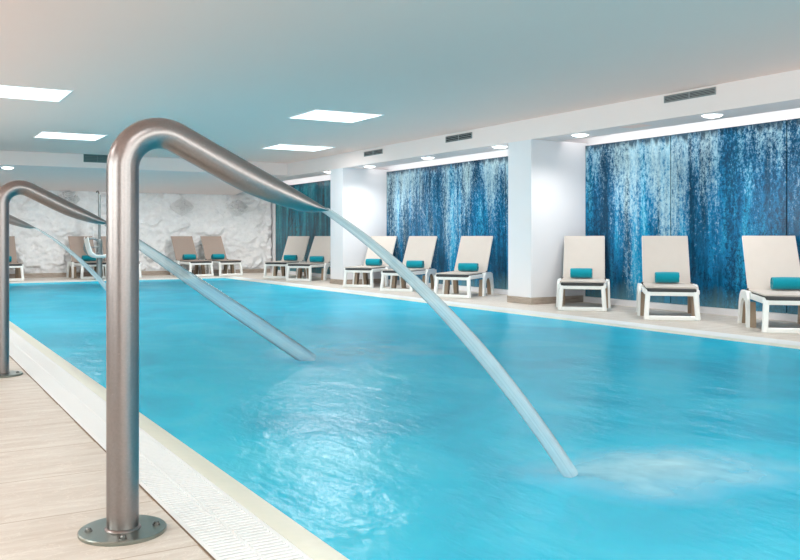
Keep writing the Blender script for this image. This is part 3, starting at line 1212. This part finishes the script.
GR, GM, GN, GT = ('sun loungers of the right alcove', 'sun loungers of the middle alcove', 'sun loungers of the farthest alcove', 'taupe sun loungers by the rock wall')
place(7.635, 8.465, 43.5, 'sling', 'cream sun lounger standing beside the near white pier, leftmost of the right alcove',
      'rolled teal towel on the lounger beside the near white pier', GR, -0.03, -4, 0.95)
place(7.655, 7.00, 43.5, 'sling', 'cream sun lounger at the centre of the right alcove, in front of the mural seam',
      'rolled teal towel on the lounger at the centre of the right alcove', GR, 0.0, 2, 0.92)
place(7.66, 5.44, 42, 'sling', 'cream sun lounger cut by the right edge of the photo',
      'rolled teal towel on the lounger cut by the right edge of the photo', GR, 0.10, 0, 1.05)
place(7.535, 11.31, 53.5, 'sling', 'cream sun lounger just left of the near pier, rightmost of the middle alcove',
      'rolled teal towel on the rightmost lounger of the middle alcove', GM, 0.0, 5, 1.05)
place(7.55, 13.06, 53.5, 'sling', 'cream sun lounger crossed by the long water jet, middle one of the middle alcove',
      'rolled teal towel half hidden behind the long water jet', GM, 0.03, 3)
place(7.555, 14.50, 52, 'sling', 'cream sun lounger in front of the white wall right of the far pier',
      'rolled teal towel on the lounger right of the far white pier', GM, -0.02, -3)
place(7.58, 18.60, 48.5, 'sling', 'cream sun lounger in front of the dark teal mural, nearest the rock wall',
      'rolled teal towel on the lounger nearest the rock wall corner', GN, 0.0, 2)
place(7.545, 17.23, 53, 'sling', 'cream sun lounger in front of the dark teal mural, partly behind the far white pier',
      'rolled teal towel with loose end, on the lounger left of the far white pier', GN, 0.02, 8)
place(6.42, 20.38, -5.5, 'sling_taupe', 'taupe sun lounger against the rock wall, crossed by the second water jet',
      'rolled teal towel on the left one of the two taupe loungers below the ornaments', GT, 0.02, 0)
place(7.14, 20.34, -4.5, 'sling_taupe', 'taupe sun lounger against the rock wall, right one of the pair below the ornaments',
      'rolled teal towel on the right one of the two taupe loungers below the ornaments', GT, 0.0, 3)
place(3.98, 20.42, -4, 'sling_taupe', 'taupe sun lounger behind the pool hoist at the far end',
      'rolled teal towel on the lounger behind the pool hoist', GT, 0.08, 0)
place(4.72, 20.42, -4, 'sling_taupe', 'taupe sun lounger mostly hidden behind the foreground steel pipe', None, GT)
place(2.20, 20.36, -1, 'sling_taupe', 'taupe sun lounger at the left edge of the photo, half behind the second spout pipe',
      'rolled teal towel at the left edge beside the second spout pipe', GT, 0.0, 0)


# ------------------------------------------------------------------ pool hoist
def hoist():
    x, y = 4.02, 20.12
    root = empty('pool_hoist', (x, y, 0))
    MB().lathe([(0, 0), (0.12, 0), (0.12, 0.015), (0.05, 0.02), (0.05, 0.03), (0, 0.03)], 28).build('base_plate', 'hoist_steel', root)
    MB().tube([(0, 0, 0.02), (0, 0, 0.86), (0, 0, 0.90)], [0.062, 0.062, 0.045], 24).build('sleeve', 'hoist_steel', root, angle=60)
    MB().tube([(0, 0, 0.88), (0, 0, 1.88)], 0.028, 18).build('mast', 'hoist_steel', root)
    MB().tube([(0, 0, 1.84), (-0.01, 0, 1.92), (-0.03, 0, 1.96), (-0.055, 0, 1.95), (-0.06, 0, 1.92)], 0.014, 10).build('hook', 'dark', root, angle=60)
    # turning wheel
    pts = [(-0.17 + 0.165 * math.cos(2 * math.pi * k / 32), -0.08, 0.72 + 0.19 * math.sin(2 * math.pi * k / 32)) for k in range(33)]
    MB().tube(pts, 0.022, 10, False).tube([(-0.33, -0.08, 0.72), (0, -0.07, 0.72)], 0.012, 8).build('hand_wheel', 'hoist_steel', root, angle=60)
    MB().tube([(0, -0.05, 0.55), (0.0, -0.16, 0.55), (0.0, -0.22, 0.56)], 0.022, 12).build('seat_arm', 'hoist_steel', root, angle=60)
    # white moulded seat, facing along +x
    seat = empty('chair_seat', (0, 0, 0))
    COL.objects.unlink(seat)
    bpy.data.objects.remove(seat)
    rings = []
    path = [(-0.36, 0.90), (-0.34, 0.80), (-0.31, 0.68), (-0.27, 0.57), (-0.20, 0.515), (-0.08, 0.50), (0.05, 0.505), (0.18, 0.515), (0.24, 0.50)]
    for (px, pz) in path:
        top, bot = [], []
        for k in range(7):
            v = -0.20 + 0.40 * k / 6
            cup = 0.05 * (abs(v) / 0.20) ** 2.5
            top.append(Vector((px + cup * 0.6, v - 0.30, pz + cup)))
            bot.append(Vector((px + cup * 0.6 - 0.014, v - 0.30, pz + cup - 0.022)))
        rings.append(top + bot[::-1])
    MB().loft(rings).build('chair_shell', 'plastic', root, angle=60)
    return tag(root, 'grey steel pool hoist post with hand wheel and white seat at the far pool edge', 'pool hoist')
hoist()
